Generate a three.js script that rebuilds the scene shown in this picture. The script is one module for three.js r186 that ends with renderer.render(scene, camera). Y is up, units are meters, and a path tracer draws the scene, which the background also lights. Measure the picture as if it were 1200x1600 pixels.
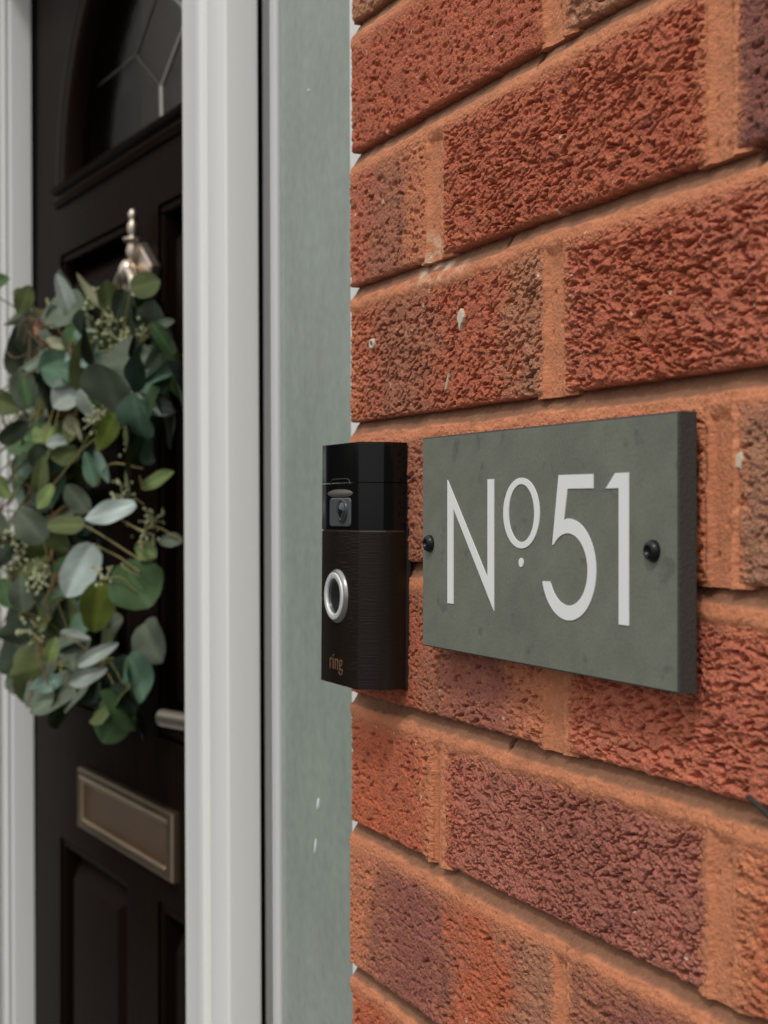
import * as THREE from 'three';
import { RoundedBoxGeometry } from 'three/addons/geometries/RoundedBoxGeometry.js';
import { TextGeometry } from 'three/addons/geometries/TextGeometry.js';
import { FontLoader } from 'three/addons/loaders/FontLoader.js';
import { mergeGeometries, toCreasedNormals } from 'three/addons/utils/BufferGeometryUtils.js';

const scene = new THREE.Scene();
const EYE = 1.4;                                            // height of the lens above the paving
const camera = new THREE.PerspectiveCamera(39.144, 768 / 1024, 0.02, 400);
camera.position.set(0.737, EYE, 0.321);
camera.lookAt(0.737 - 0.9077, EYE, 0.321 - 0.4196);
camera.focus = 0.66;
camera.userData.fStop = 14.5;

// overcast sky: brighter overhead, a little brighter over the street to the right
const SKY_UP = 1.2, SKY_FRONT = 0.45;
{
  const W = 256, H = 128, d = new Float32Array(W * H * 4);
  for (let j = 0; j < H; j++) for (let i = 0; i < W; i++) {
    const el = ((j + 0.5) / H - 0.5) * Math.PI, az = ((i + 0.5) / W - 0.5) * 2 * Math.PI;
    const s = Math.max(Math.sin(el), 0), x = Math.cos(az) * Math.cos(el), z = Math.sin(az) * Math.cos(el);
    const toSun = Math.max(0, (x * 0.45 + Math.sin(el) * 0.7 + z * 0.55));
    let l = SKY_UP * (1 + 2 * s) / 3 + SKY_FRONT * toSun ** 3;
    l *= 1 + 0.06 * Math.sin(az * 3 + el * 5) * Math.cos(el);
    if (el < 0) l *= 0.5;
    const k = (j * W + i) * 4;
    d[k] = l * 0.985; d[k + 1] = l * 0.995; d[k + 2] = l * 1.0; d[k + 3] = 1;
  }
  const t = new THREE.DataTexture(d, W, H, THREE.RGBAFormat, THREE.FloatType);
  t.mapping = THREE.EquirectangularReflectionMapping; t.magFilter = THREE.LinearFilter; t.needsUpdate = true;
  scene.background = t; scene.environment = t;
}
const sun = new THREE.DirectionalLight(new THREE.Color().setRGB(1, 0.97, 0.92), 1.15);
sun.position.set(0.46 * 8, EYE + 0.88 * 8, 0.5 * 8); sun.target.position.set(0, EYE, 0);
sun.castShadow = true; sun.shadow.radius = 15; sun.shadow.mapSize.set(2048, 2048);
Object.assign(sun.shadow.camera, { left: -2.5, right: 2.5, top: 2.5, bottom: -2.5, near: 0.5, far: 20 });
scene.add(sun, sun.target);
const renderer = new THREE.WebGLRenderer({ antialias: true });
renderer.setSize(768, 1024); renderer.shadowMap.enabled = true;
renderer.toneMapping = THREE.LinearToneMapping; renderer.toneMappingExposure = 1.06;

// ---------------------------------------------------------------- helpers
let seed = 51;
const rnd = () => { seed = (seed * 1664525 + 1013904223) >>> 0; return seed / 4294967296; };
const rr = (a, b) => a + (b - a) * rnd();
const hash = (i, j, s) => { let h = (i * 374761393 + j * 668265263 + s * 2147483629) | 0; h = Math.imul(h ^ (h >>> 13), 1274126177); h ^= h >>> 16; h = Math.imul(h, 2246822519); return ((h ^ (h >>> 15)) >>> 0) / 4294967296; };
const sm = (a, b, x) => { const t = Math.min(1, Math.max(0, (x - a) / (b - a))); return t * t * (3 - 2 * t); };
const mixn = (a, b, t) => a + (b - a) * t;
function ns(x, y, s = 0, P = 0) {                              // gradient noise, about -1..1 (wraps every P cells)
  const i = Math.floor(x), j = Math.floor(y), f = x - i, g = y - j;
  const u = f * f * f * (f * (f * 6 - 15) + 10), v = g * g * g * (g * (g * 6 - 15) + 10);
  const G = (a, b) => { const w = P ? hash(((i + a) % P + P) % P, ((j + b) % P + P) % P, s) : hash(i + a, j + b, s); const t = w * 6.2832; return Math.cos(t) * (f - a) + Math.sin(t) * (g - b); };
  return 1.5 * mixn(mixn(G(0, 0), G(1, 0), u), mixn(G(0, 1), G(1, 1), u), v);
}
const fbm = (x, y, s, o = 3) => { let a = 0, k = 0.57; for (let i = 0; i < o; i++) { a += k * ns(x, y, s + i * 17); x *= 2.03; y *= 2.03; k *= 0.5; } return a; };
const lin = c => { c /= 255; return c <= 0.04045 ? c / 12.92 : ((c + 0.055) / 1.055) ** 2.4; };
const GAIN = 1.3;                                            // seen tone under this sky -> base colour
const A = (r, g, b, k = GAIN) => [Math.min(0.85, lin(r) * k), Math.min(0.85, lin(g) * k), Math.min(0.85, lin(b) * k)];
const mix3 = (a, b, t) => [mixn(a[0], b[0], t), mixn(a[1], b[1], t), mixn(a[2], b[2], t)];

const taken = {};
function numbered(n) { const k = taken[n] = (taken[n] ?? -1) + 1; return k ? `${n}_${String(k).padStart(3, '0')}` : n; }
function tag(o, label, category, group, kind) {
  o.name = numbered(o.name); o.userData.label = label;
  if (category) o.userData.category = category;
  if (group) o.userData.group = group;
  if (kind) o.userData.kind = kind;
  scene.add(o); return o;
}
function thing(name, label, category, pos = [0, 0, 0]) { const g = new THREE.Group(); g.name = name; g.position.set(...pos); return tag(g, label, category); }
function part(name, geo, mat, parent, pos, rot) {
  const m = new THREE.Mesh(Array.isArray(geo) ? mergeGeometries(geo.map(g => { g = g.index ? g.toNonIndexed() : g; return g; })) : geo, mat);
  m.name = name; m.castShadow = m.receiveShadow = true;
  if (pos) m.position.set(...pos); if (rot) m.rotation.set(...rot);
  if (parent) parent.add(m);
  return m;
}
function struct(name, geo, mat, label) { const m = part(name, geo, mat); tag(m, label, null, null, 'structure'); return m; }
const box = (x0, x1, y0, y1, z0, z1, r = 0) => {
  const g = r ? new RoundedBoxGeometry(x1 - x0, y1 - y0, z1 - z0, 2, r) : new THREE.BoxGeometry(x1 - x0, y1 - y0, z1 - z0);
  return g.translate((x0 + x1) / 2, (y0 + y1) / 2, (z0 + z1) / 2);
};
function std(rgb, rough = 0.6, more = {}) { return new THREE.MeshStandardMaterial({ color: new THREE.Color().setRGB(...rgb), roughness: rough, ...more }); }
function noiseTex(size, fn) {
  const d = new Uint8Array(size * size * 4);
  for (let j = 0; j < size; j++) for (let i = 0; i < size; i++) { const c = fn(i / size, j / size), k = (j * size + i) * 4; const a = Array.isArray(c) ? c : [c, c, c]; d[k] = a[0] * 255; d[k + 1] = a[1] * 255; d[k + 2] = a[2] * 255; d[k + 3] = 255; }
  const t = new THREE.DataTexture(d, size, size); t.wrapS = t.wrapT = THREE.RepeatWrapping; t.magFilter = THREE.LinearFilter; t.minFilter = THREE.LinearFilter; t.needsUpdate = true; return t;
}
// a displaced sheet: cols x rows grid of vertices from fn(i, j) -> { p, c }, plus skirts going back
function sheet(nx, ny, fn, skirt) {
  const P = [], C = [], UV = [], I = [];
  for (let j = 0; j <= ny; j++) for (let i = 0; i <= nx; i++) { const v = fn(i / nx, j / ny); P.push(...v.p); C.push(...v.c); UV.push(v.p[0], v.p[1]); }
  const W = nx + 1;
  for (let j = 0; j < ny; j++) for (let i = 0; i < nx; i++) { const a = j * W + i; I.push(a, a + 1, a + W + 1, a, a + W + 1, a + W); }
  if (skirt !== undefined) {
    const ring = [];
    for (let i = 0; i < nx; i++) ring.push(i);
    for (let j = 0; j < ny; j++) ring.push(j * W + nx);
    for (let i = nx; i > 0; i--) ring.push(ny * W + i);
    for (let j = ny; j > 0; j--) ring.push(j * W);
    const base = P.length / 3, N = ring.length;
    for (const k of ring) for (const z of [P[k * 3 + 2], skirt]) { P.push(P[k * 3], P[k * 3 + 1], z); C.push(C[k * 3], C[k * 3 + 1], C[k * 3 + 2]); UV.push(P[k * 3] + P[k * 3 + 1], z); }
    for (let k = 0; k < N; k++) { const a = base + k * 2, b = base + ((k + 1) % N) * 2; I.push(a, a + 1, b, b, a + 1, b + 1); }
  }
  const g = new THREE.BufferGeometry();
  g.setAttribute('position', new THREE.Float32BufferAttribute(P, 3));
  g.setAttribute('color', new THREE.Float32BufferAttribute(C, 3));
  g.setAttribute('uv', new THREE.Float32BufferAttribute(UV, 2));
  g.setIndex(I); g.computeVertexNormals();
  return g;
}
const grainTex = noiseTex(1024, (u, v) => 0.5 + 0.26 * ns(u * 60, v * 60, 3, 60) + 0.16 * ns(u * 130, v * 130, 5, 130) + 0.1 * ns(u * 260, v * 260, 7, 260));
grainTex.repeat.set(10, 10);                                   // 100 mm a tile

// ---------------------------------------------------------------- ground and the rest of the house
const paving = std([0.13, 0.125, 0.12], 0.95);
struct('ground', new THREE.PlaneGeometry(300, 300).rotateX(-Math.PI / 2), paving, 'grey paved ground in front of the house');
{ // added out of view: dark greenery for the door, bell and panel to mirror
  const hg = sheet(90, 60, (u, v) => { const z = 0.2 + u * 8, y = v * (1.75 + 1.9 * sm(1.5, 1.3, z)); const b = 0.35 * fbm(z * 1.3, y * 1.3, 5, 4) + 0.12 * ns(z * 9, y * 9, 6); const c = 0.75 + 0.5 * ns(z * 6, y * 6, 8); return { p: [-3.6 + b - 0.5 * v ** 6, y, -z], c: [0.018 * c, 0.024 * c, 0.011 * c] }; });
  hg.scale(1, 1, -1);
  const hp = new THREE.MeshStandardMaterial({ vertexColors: true, roughness: 1, side: THREE.DoubleSide });
  const back = box(-4.6, -4.05, 0, 1.8, 0.2, 8.2).toNonIndexed(); 
  const added_hedge = thing('added_hedge', 'added unseen dark greenery left of the door, there for its reflection', 'added_hedge');
  part('foliage', hg, hp, added_hedge); part('core', back, std([0.015, 0.018, 0.01], 1), added_hedge);
}
const plaster = std([0.3, 0.28, 0.26], 0.9);
// ---------------------------------------------------------------- brick wall
const COL = {
  red: A(163, 87, 60), deep: A(160, 84, 58), purple: A(142, 84, 69), pink: A(154, 93, 77), orange: A(176, 108, 75), tan: A(156, 107, 79),
  brown: A(145, 91, 68), rose: A(166, 93, 69), dark: A(120, 72, 60), fire: A(168, 87, 56), grey: A(148, 103, 79), plum: A(130, 76, 64),
};
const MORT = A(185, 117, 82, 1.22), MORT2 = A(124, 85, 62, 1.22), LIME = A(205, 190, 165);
const brickMat = new THREE.MeshStandardMaterial({ vertexColors: true, roughness: 0.93, bumpMap: grainTex, bumpScale: 0.0014 });
const mortarMat = new THREE.MeshStandardMaterial({ vertexColors: true, roughness: 0.95, bumpMap: grainTex, bumpScale: 0.0006 });
const wall = thing('brick_wall', 'red and purple rustic brick wall with wide orange mortar joints, right of the doorway', 'wall');

function relief(x, y, S, s) {                                  // millimetres in, millimetres out
  const yy = y + S.tilt * x + S.warp * fbm(x / 17, y / 10, s + 1) + 1.4 * ns(x / 5, y / 4, s + 14);
  const v = yy / S.p + 0.5 * ns(x / 34, y / 34, s + 2), k = Math.floor(v), f = v - k;
  const on = sm(-0.3, 0.1, ns(x / S.len + k * 17.31, k * 3.1 + y / 60, s + 3)) * sm(-0.6, 0.1, fbm(x / 30, y / 20, s + 4, 2));
  let h = 0.8 * S.amp * on * (Math.pow(1 - f, 1.3) * sm(0, 0.07, f));
  if (S.crk) {
    const n = ns(x / 7.5 + 0.4 * ns(x / 3, y / 3, s + 9), y / 4.6, s + 5) + 0.4 * ns(x / 3.2, y / 2.4, s + 6);
    h -= 1.15 * S.crk * sm(0.14, 0.01, Math.abs(n)) * sm(-0.4, 0.3, ns(x / 16, y / 12, s + 7));
  }
  if (S.pit) for (let c = 0; c < 2; c++) {                      // small pits in two sizes
    const q = c ? 7 : 3.6, ci = Math.floor(x / q), cj = Math.floor(y / q);
    for (let a = -1; a <= 1; a++) for (let b = -1; b <= 1; b++) {
      const i = ci + a, j = cj + b; if (hash(i, j, s + 31 + c) > S.pit) continue;
      const px = (i + hash(i, j, s + 32 + c)) * q, py = (j + hash(i, j, s + 33 + c)) * q, r = (0.5 + 1.1 * hash(i, j, s + 34 + c)) * (c ? 1.5 : 0.8);
      const el = 0.6 + 0.9 * hash(i, j, s + 35), d = Math.hypot((x - px) / (el + 0.5), (y - py) * (el + 0.1) + 0.5 * (x - px) * (hash(i, j, s + 36) - 0.4)) + 0.25 * ns(x / 1.1, y / 1.1, s + 37);
      h -= (0.8 + 1.1 * hash(i, j, s + 38)) * sm(r, r * 0.45, d);
    }
  }
  if (S.dash) {                                                 // short torn creases
    const qx = 4.6, qy = 2.6, ci = Math.floor(x / qx), cj = Math.floor(y / qy);
    for (let a = -1; a <= 1; a++) for (let b = -1; b <= 1; b++) {
      const i = ci + a, j = cj + b; if (hash(i, j, s + 131) > S.dash * (0.75 + 0.5 * ns(i / 5, j / 5, s + 140))) continue;
      const px = (i + hash(i, j, s + 132)) * qx, py = (j + hash(i, j, s + 133)) * qy, th = S.tilt * 1.6 + (hash(i, j, s + 134) - 0.5) * (S.turn ?? 0.9), l = 1.0 + 2.6 * hash(i, j, s + 135) ** 1.5;
      const dx = x - px, dy = y - py + 0.5 * ns(x / 2.2, y / 2.2, s + 137), c = Math.cos(th), q = Math.sin(th), t = Math.max(-l, Math.min(l, dx * c + dy * q)), d = Math.hypot(dx - t * c, dy - t * q), w = (0.36 + 0.36 * hash(i, j, s + 136)) * (1.1 - 0.5 * Math.abs(t) / l);
      h -= (1.9 + 2.2 * hash(i, j, s + 138)) * sm(w * 1.15, w * 0.35, d);
    }
  }
  if (S.comb) h += S.comb * ns(x / 1.7, y / 14, s + 41) * sm(-0.3, 0.4, ns(x / 20, y / 20, s + 42));   // wire-cut drag lines
  return h + 0.5 * fbm(x / 10, y / 8, s + 50, 3) + 0.3 * fbm(x / 1.9, y / 1.5, s + 60, 3) * (1 + 0.6 * ns(x / 15, y / 15, s + 61));
}
const BASE = { dash: 0.2, amp: 0.8, p: 6, len: 13, tilt: 0.06, warp: 4, pit: 0.25, crk: 0, comb: 0 };
let brickNo = 0;
function brick(x0, x1, y0, y1, zones, style = {}, step = 0.75) {   // millimetres, y from the eye level
  const S = { ...BASE, ...style }, s = 1000 + 97 * brickNo++, w = x1 - x0, h = y1 - y0, dz = S.dz ?? (hash(brickNo, 5, 1) - 0.5) * 1.2;
  const nx = Math.max(2, Math.round(w / step)), ny = Math.max(2, Math.round(h / step)), fine = step < 3;
  const tlt = (hash(brickNo, 7, 2) - 0.5) * 0.8;
  const g = sheet(nx, ny, (u, v) => {
    const x = u * w, y = v * h, ex = Math.min(x, w - x), ey = Math.min(y, h - y);
    const rough = fine ? 1.3 * fbm((x + y) / 9, (x - y) / 9, s + 70, 3) : 0;
    const e = Math.min(ex, ey, y * 2.2), r = 2.0 + (fine ? 1.6 * ns((x + 3 * y) / 7, (y - x) / 7, s + 71) : 0);
    let z = dz + tlt * (v - 0.5) - (e < r ? r * 0.85 * (1 - Math.sqrt(Math.max(0, 1 - (1 - e / r) ** 2))) : 0);
    if (fine) z += relief(x, y, S, s) * sm(0, 2.5, e) * mixn(0.3, 1, sm(3, 12, h - y)); 
    // pull the outline in and out a little so that arrises are chipped
    const px = x + rough * sm(6, 0, ex) * (x < w / 2 ? 1 : -1) * 0.7, py = y + rough * sm(5, 0, ey) * (y < h / 2 ? 1 : -1) * 0.7;
    // colour: zones along the brick with ragged borders, mottling, mortar rubbed over the edges
    const q = u + (fine ? 0.13 * fbm(x / 22, y / 24, s + 80) + 0.045 * fbm(x / 5, y / 5, s + 81) : 0);
    let c = zones[0][1];
    for (let k = 1; k < zones.length; k++) c = mix3(c, zones[k][1], 0.88 * sm(zones[k][0] - 0.09, zones[k][0] + 0.09, q));
    const m = 1 + 0.16 * fbm(x / 12, y / 9, s + 82) + 0.14 * ns(x / 3, y / 2.4, s + 83) + 0.1 * ns(x / 1.1, y / 1.1, s + 84);
    c = [c[0] * m, c[1] * m * (1 + 0.06 * ns(x / 8, y / 8, s + 85)), c[2] * m];
    if (fine) {
      const blot = sm(0.35, 0.6, fbm(x / 26, y / 16, s + 86)); c = mix3(c, [c[0] * 0.6, c[1] * 0.62, c[2] * 0.75], blot * 0.7);
      const dust = sm(0.2, 0.55, fbm(x / 15, y / 15, s + 87, 4)); c = mix3(c, MORT2, dust * 0.28);
      const reach = 7 + 5 * fbm(x / 20, y / 20, s + 88), edge = sm(reach, reach - 8, Math.min(ex * (S.side ?? 0.9), y * 3 + 3, (h - y) * 0.75) + 2.6 * fbm(x / 4, y / 4, s + 89));
      c = mix3(c, MORT, edge * 0.66);
      const grit = hash(Math.floor(x / 0.9 + 0.5 * ns(x, y, s)), Math.floor(y / 0.8), s + 91); if (grit > 0.955) c = [c[0] * 1.2, c[1] * 1.26, c[2] * 1.3]; else if (grit < 0.03) c = [c[0] * 0.62, c[1] * 0.6, c[2] * 0.62];
      if (hash(Math.floor(x / 1.6), Math.floor(y / 1.6), s + 90) > 0.9986) c = mix3(c, LIME, 0.6);
    }
    return { p: [(x0 + px) / 1000, EYE + (y0 + py) / 1000, z / 1000], c };
  }, -0.1);
  return part('brick', g, brickMat, wall);
}
// courses of the joint centres, top to bottom (mm from the eye level)
const J = [267.3, 194.8, 120.2, 44.5, -30.9, -105.8, -178, -257.6];
const TJ = 5.6;
const bed = k => k < 0 ? J[0] - k * 75 : k > 7 ? J[7] - (k - 7) * 75 : J[k];
const top = k => bed(k - 1) - TJ, bot = k => bed(k) + TJ;        // course k lies between joint k-1 and joint k
const rows = [
  [0, [-2, 96, [[0, COL.tan], [0.5, COL.brown]], { pit: 0.5 }], [110, 318, [[0, COL.red]]], [333, 430, [[0, COL.deep]]]],
  [1, [-1, 206, [[0, COL.deep], [0.5, COL.red], [0.8, COL.deep]], { pit: 0.5, comb: 0.8, amp: 0.3, dash: 0.12 }], [222, 432, [[0, COL.tan], [0.3, COL.brown]], { pit: 0.4 }]],
  [2, [-3, 92, [[0, COL.rose], [0.3, COL.brown], [0.75, COL.orange]], { pit: 0.45, amp: 0.6, side: 0.5 }], [111, 317, [[0, COL.red], [0.12, COL.deep]], { dash: 0.8, amp: 1.25, fine: 0.46, p: 3.9, len: 17, tilt: 0.1, warp: 6, pit: 0.2, crk: 0.8 }], [334, 440, [[0, COL.dark], [0.3, COL.brown]], { comb: 0.4 }]],
  [3, [-3, 205, [[0, COL.orange], [0.05, COL.red], [0.16, COL.brown], [0.5, COL.red], [0.86, COL.tan]], { dash: 0.7, fine: 0.5, amp: 1.0, p: 5.5, len: 7, tilt: 0.22, warp: 4, pit: 0.4 }], [222, 431, [[0, COL.rose], [0.08, COL.red], [0.28, COL.deep], [0.42, COL.rose]], { dash: 0.75, amp: 1.9, fine: 0.48, p: 5.6, len: 14, tilt: -0.03, warp: 9, pit: 0.35, crk: 1.2 }]],
  [4, [-1, 95, [[0, COL.red], [0.6, COL.brown]], { pit: 0.5 }], [110, 317, [[0, COL.rose], [0.5, COL.red], [0.9, COL.orange]], { pit: 0.6 }], [335, 440, [[0, COL.grey], [0.2, COL.purple], [0.5, COL.red]], { pit: 0.4 }]],
  [5, [-1, 205, [[0, COL.red], [0.4, COL.brown], [0.6, COL.purple], [0.86, COL.orange]], { pit: 0.5, comb: 0.9, amp: 0.4 }], [223, 430, [[0, A(180, 102, 76)], [0.5, COL.rose], [0.7, A(180, 102, 77)]], { dash: 0.85, amp: 1.8, fine: 0.48, p: 5.6, len: 16, tilt: 0.0, warp: 8, pit: 0.25, crk: 1.1 }]],
  [6, [-1, 99, [[0, COL.fire], [0.5, COL.red], [0.9, COL.orange]], { pit: 0.42, amp: 0.35, comb: 0.35 }], [110, 319, [[0, COL.rose], [0.1, COL.pink], [0.4, COL.purple], [0.72, COL.pink]], { dash: 0.6, turn: 3, crk: 2.2, fine: 0.48, amp: 0.7, p: 4.5, len: 8, warp: 5, pit: 0.3 }], [333, 440, [[0, COL.orange], [0.15, COL.fire], [0.5, COL.red]], { pit: 0.35, amp: 1.4, crk: 0.8 }]],
  [7, [-3, 214, [[0, COL.orange], [0.13, COL.brown], [0.2, COL.plum], [0.52, COL.brown], [0.58, COL.fire], [0.84, COL.grey]], { pit: 0.5, amp: 0.4, comb: 1.0, dash: 0.1 }], [225, 432, [[0, COL.brown], [0.15, COL.plum]], { crk: 1.2, pit: 0.4 }]],
  [8, [-1, 98, [[0, COL.fire], [0.6, COL.orange]], { pit: 0.3, amp: 0.4 }], [110, 318, [[0, COL.orange], [0.3, COL.red]]], [333, 430, [[0, COL.red]]]],
];
for (const [k, ...bs] of rows) for (const [a, b, z, st] of bs) brick(a, b, bot(k), top(k), z, st, k === 0 || k === 8 ? 0.9 : st?.fine ?? 0.64);
// the wall goes on beyond the picture with plainer bricks
const pals = [COL.red, COL.deep, COL.purple, COL.pink, COL.rose, COL.brown, COL.fire];
for (let k = -9; k <= 23; k++) {
  const even = ((k % 2) + 2) % 2 === 0, hero = k >= 0 && k <= 8;
  let x = even ? (hero ? 446 : -1) : (hero ? 446 : -1), first = even && !hero;
  if (hero && even) x = 444; 
  while (x < 1180) {
    const w = first ? 100 : 209; first = false;
    if (bot(k) > -EYE * 1000) brick(x, x + w, bot(k), top(k), [[0, pals[Math.floor(hash(k + 40, x | 0, 9) * 7)]], [0.5, pals[Math.floor(hash(k + 40, x | 0, 10) * 7)]]], {}, 22);
    x += w + 13;
  }
}
// mortar: bed joints struck to a weathered slope, upright joints nearly flush, both smeared over the bricks
const holes = [[199.5, 196.0, 1.7, 13], [171, 122.5, 1.6, 13], [172.7, -104.5, 1.2, 7], [346, 124.0, 2.6, 14]];
function mortarColour(x, y, wearShade, s) {
  const m = 1 + 0.12 * fbm(x / 20, y / 8, s) + 0.09 * ns(x / 2, y / 2, s + 1) + 0.07 * ns(x / 0.9, y / 0.9, s + 2);
  let c = mix3(MORT, MORT2, Math.min(1, wearShade + 0.25 * sm(0.1, 0.6, fbm(x / 25, y / 9, s + 3))));
  const stain = sm(0.25, 0.6, fbm(x / 34, y / 22, s + 21)); c = mix3(c, [c[0] * 0.72, c[1] * 0.7, c[2] * 0.72], stain * 0.7);
  const g2 = hash(Math.floor(x / 0.9), Math.floor(y / 0.9), s + 22); if (g2 > 0.97) c = [c[0] * 1.22, c[1] * 1.28, c[2] * 1.3]; else if (g2 < 0.03) c = [c[0] * 0.7, c[1] * 0.68, c[2] * 0.68];
  for (const [hx, hy, r] of holes) c = mix3(c, [0.05, 0.042, 0.036], 0.85 * sm(r * 1.35, r * 0.9, Math.hypot(x - hx, (y - hy) * 0.45)));  // holes coloured dark, deepening their shade by paint
  const bloom = sm(40, 12, Math.hypot((x - 103), (y - 121) * 1.6)) * sm(-0.2, 0.4, fbm(x / 9, y / 6, s + 5)); c = mix3(c, LIME, bloom * 0.5);
  return [c[0] * m, c[1] * m, c[2] * m];
}
function bedJoint(yc, s, x0, x1, step) {
  const lo = -17.5, hi = 8;
  const g = sheet(Math.round((x1 - x0) / step), Math.round((hi - lo) / Math.min(step, 2)), (u, v) => {
    const x = mixn(x0, x1, u), t0 = mixn(lo, hi, v), t = t0 - 1.3 * ns(x / 60, 0.3, s) - 0.5 * ns(x / 13, 0.7, s + 1);
    const lip = -2.2 + 1.2 * ns(x / 17, 0.1, s + 8), out = -10.6 + 2.2 * ns(x / 23, 0.9, s + 3) + 1.6 * fbm(x / 6, t / 9, s + 13);
    let z = t > lip ? -0.2 - 0.62 * (t - lip) - 0.8 * sm(lip, lip + 1.6, t) : -0.2;
    z += sm(-3, -6, t) * (0.45 + 0.5 * fbm(x / 11, 0.5, s + 2) + 0.3 * ns(x / 3, t / 3, s + 4) + 0.22 * ns(x / 1.3, t / 1.3, s + 14)) - 3 * sm(out + 4.5, out - 4, t);
    z += 0.45 * fbm(x / 9, t / 6, s + 5) + 0.22 * ns(x / 1.8, t / 1.6, s + 6);
    
    for (const [hx, hy, r, d] of holes) { const q = Math.hypot(x - hx, (yc + t0 - hy) * 0.45) + 0.5 * ns(x, t0, s + 7); if (q < r * 1.5) z -= d * sm(r * 1.3, r * 0.6, q); }
    return { p: [x / 1000, EYE + (yc + t0) / 1000, z / 1000], c: mortarColour(x, yc + t, 1.0 * sm(-2.6, -1.0, t + 0.8 * ns(x / 8, 2, s + 9)), s + 10) };  // recessed upper band coloured darker: weathered tone plus painted shade
  }, -0.02);
  return part('mortar_joint', g, mortarMat, wall);
}
function perpJoint(xa, xb, k, s, opt = {}) {
  const y0 = bot(k) - 1.5, y1 = top(k) + 3, c0 = (xa + xb) / 2, hw = (xb - xa) / 2, lo = -hw - 8, hi = hw + 8;
  const g = sheet(Math.round((hi - lo) / 0.8), Math.round((y1 - y0) / 0.9), (u, v) => {
    const y = mixn(y0, y1, v), t0 = mixn(lo, hi, u), t = t0 - 0.9 * ns(0.3, y / 22, s);
    const a = Math.abs(t);
    let z = -0.6 - (opt.deep ?? 1.4) * sm(hw, hw - 3, a + 0.8 * ns(1.1, y / 9, s + 1));
    if (a > hw - 1) z += 0.9 + 0.8 * fbm(0.5 + Math.sign(t), y / 10, s + 2) - (a - hw + 1) * 0.26 + 0.6 * ns(t / 3, y / 3, s + 3);
    if (opt.groove) z -= 3.2 * sm(1.9, 0.7, Math.abs(t + 1.8 + 0.4 * ns(0.2, y / 12, s + 4)));
    if (opt.ridge) z += 1.2 * sm(2.2, 0.4, Math.abs(t - hw - 1));
    { const q = 6, ci = Math.floor(t0 / q), cj = Math.floor(y / q); if (hash(ci, cj, s + 41) < 0.16) z -= 1.6 * sm(1.1, 0.5, Math.hypot(t0 - (ci + 0.3 + 0.4 * hash(ci, cj, s + 42)) * q, y - (cj + 0.3 + 0.4 * hash(ci, cj, s + 43)) * q)); }
    z += 0.55 * fbm(t / 6, y / 9, s + 5) + 0.2 * ns(t / 1.7, y / 1.8, s + 6);
    return { p: [(c0 + t0) / 1000, EYE + y / 1000, z / 1000], c: mortarColour(c0 + t, y, 0.1, s + 11) };
  }, -0.02);
  return part('mortar_joint', g, mortarMat, wall);
}
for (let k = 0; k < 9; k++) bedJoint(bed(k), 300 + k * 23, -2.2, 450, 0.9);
for (const k of [0, 2, 4, 6, 8]) { perpJoint(k === 2 ? 93 : 97, 110, k, 700 + k, k === 6 ? { groove: 1 } : {}); perpJoint(318.5, 333, k, 760 + k, { ridge: k === 4 ? 1 : 0, deep: 1.1 }); }
for (const k of [1, 3, 5, 7]) perpJoint(k === 7 ? 214 : 206, k === 7 ? 225 : 222, k, 720 + k, {});
// mortar body behind all joints, with the brickwork's depth
part('mortar_bed', [box(0.006, 0.45, EYE + bed(-9) / 1000, EYE + bed(9) / 1000 - 2e-3, -0.098, -0.014), box(0.45, 1.19, 0, EYE + 1.02, -0.098, -0.006), box(0.006, 0.45, 0, EYE - 0.335, -0.098, -0.006), box(0.006, 0.45, EYE + 0.345, EYE + 1.02, -0.098, -0.006)], std(MORT, 0.95), wall);
// what is left of old fixings: a pale wall plug, dabs of filler, a rusty nail
{
  const white = std(A(180, 164, 146), 0.85);
  const ring = new THREE.LatheGeometry([[1.3, -6], [1.3, 0.6], [1.7, 1.0], [2.5, 0.9], [2.8, 0.2], [2.9, -6]].map(p => new THREE.Vector2(p[0] / 1000, p[1] / 1000)), 20).rotateX(Math.PI / 2);
  const w = part('wall_plug', ring, white, wall, [0.0296, EYE + 0.0906, 0.0009], [0.1, 0.12, 0.3]); w.userData.label = 'pale round wall plug left in the brick';
  const dab = (x, y, pts, d) => {
    const sh = new THREE.Shape(pts.map(p => new THREE.Vector2(p[0] / 1000, p[1] / 1000)));
    const g = new THREE.ExtrudeGeometry(sh, { depth: d, bevelEnabled: true, bevelSize: 0.0004, bevelThickness: 0.0005, bevelSegments: 2 });
    part('filler_patch', g, white, wall, [x, EYE + y, -0.0004]);
  };
  dab(0.131, 0.0918, [[-3, 1], [-1.5, 3.4], [0.6, 4.4], [2.2, 2.6], [3, 0.6], [1.8, -1.6], [0.2, -2.4], [-0.7, -5], [-1.4, -2]], 0.0012);
  dab(0.116, 0.063, [[-1.6, -4], [0.2, 0], [1.8, 3.6], [1, 0.5], [-0.4, -3]], 0.0008);
  dab(0.3365, 0.018, [[-1.6, -2], [-1.2, 1.5], [0.6, 2.4], [1.6, 0.4], [0.6, -2.6]], 0.0008);
  dab(0.313, -0.19, [[-1.2, -1.4], [-1, 1.2], [0.8, 1.2], [1, -1]], 0.0015);
  const n = part('nail', new THREE.CylinderGeometry(0.0008, 0.0014, 0.014, 8), std([0.03, 0.022, 0.018], 0.8), wall, [0.3495, EYE - 0.1005, 0.001], [0.5, 0, 0.9]);
  n.userData.label = 'short dark rusty nail stuck in the joint';
}
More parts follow.
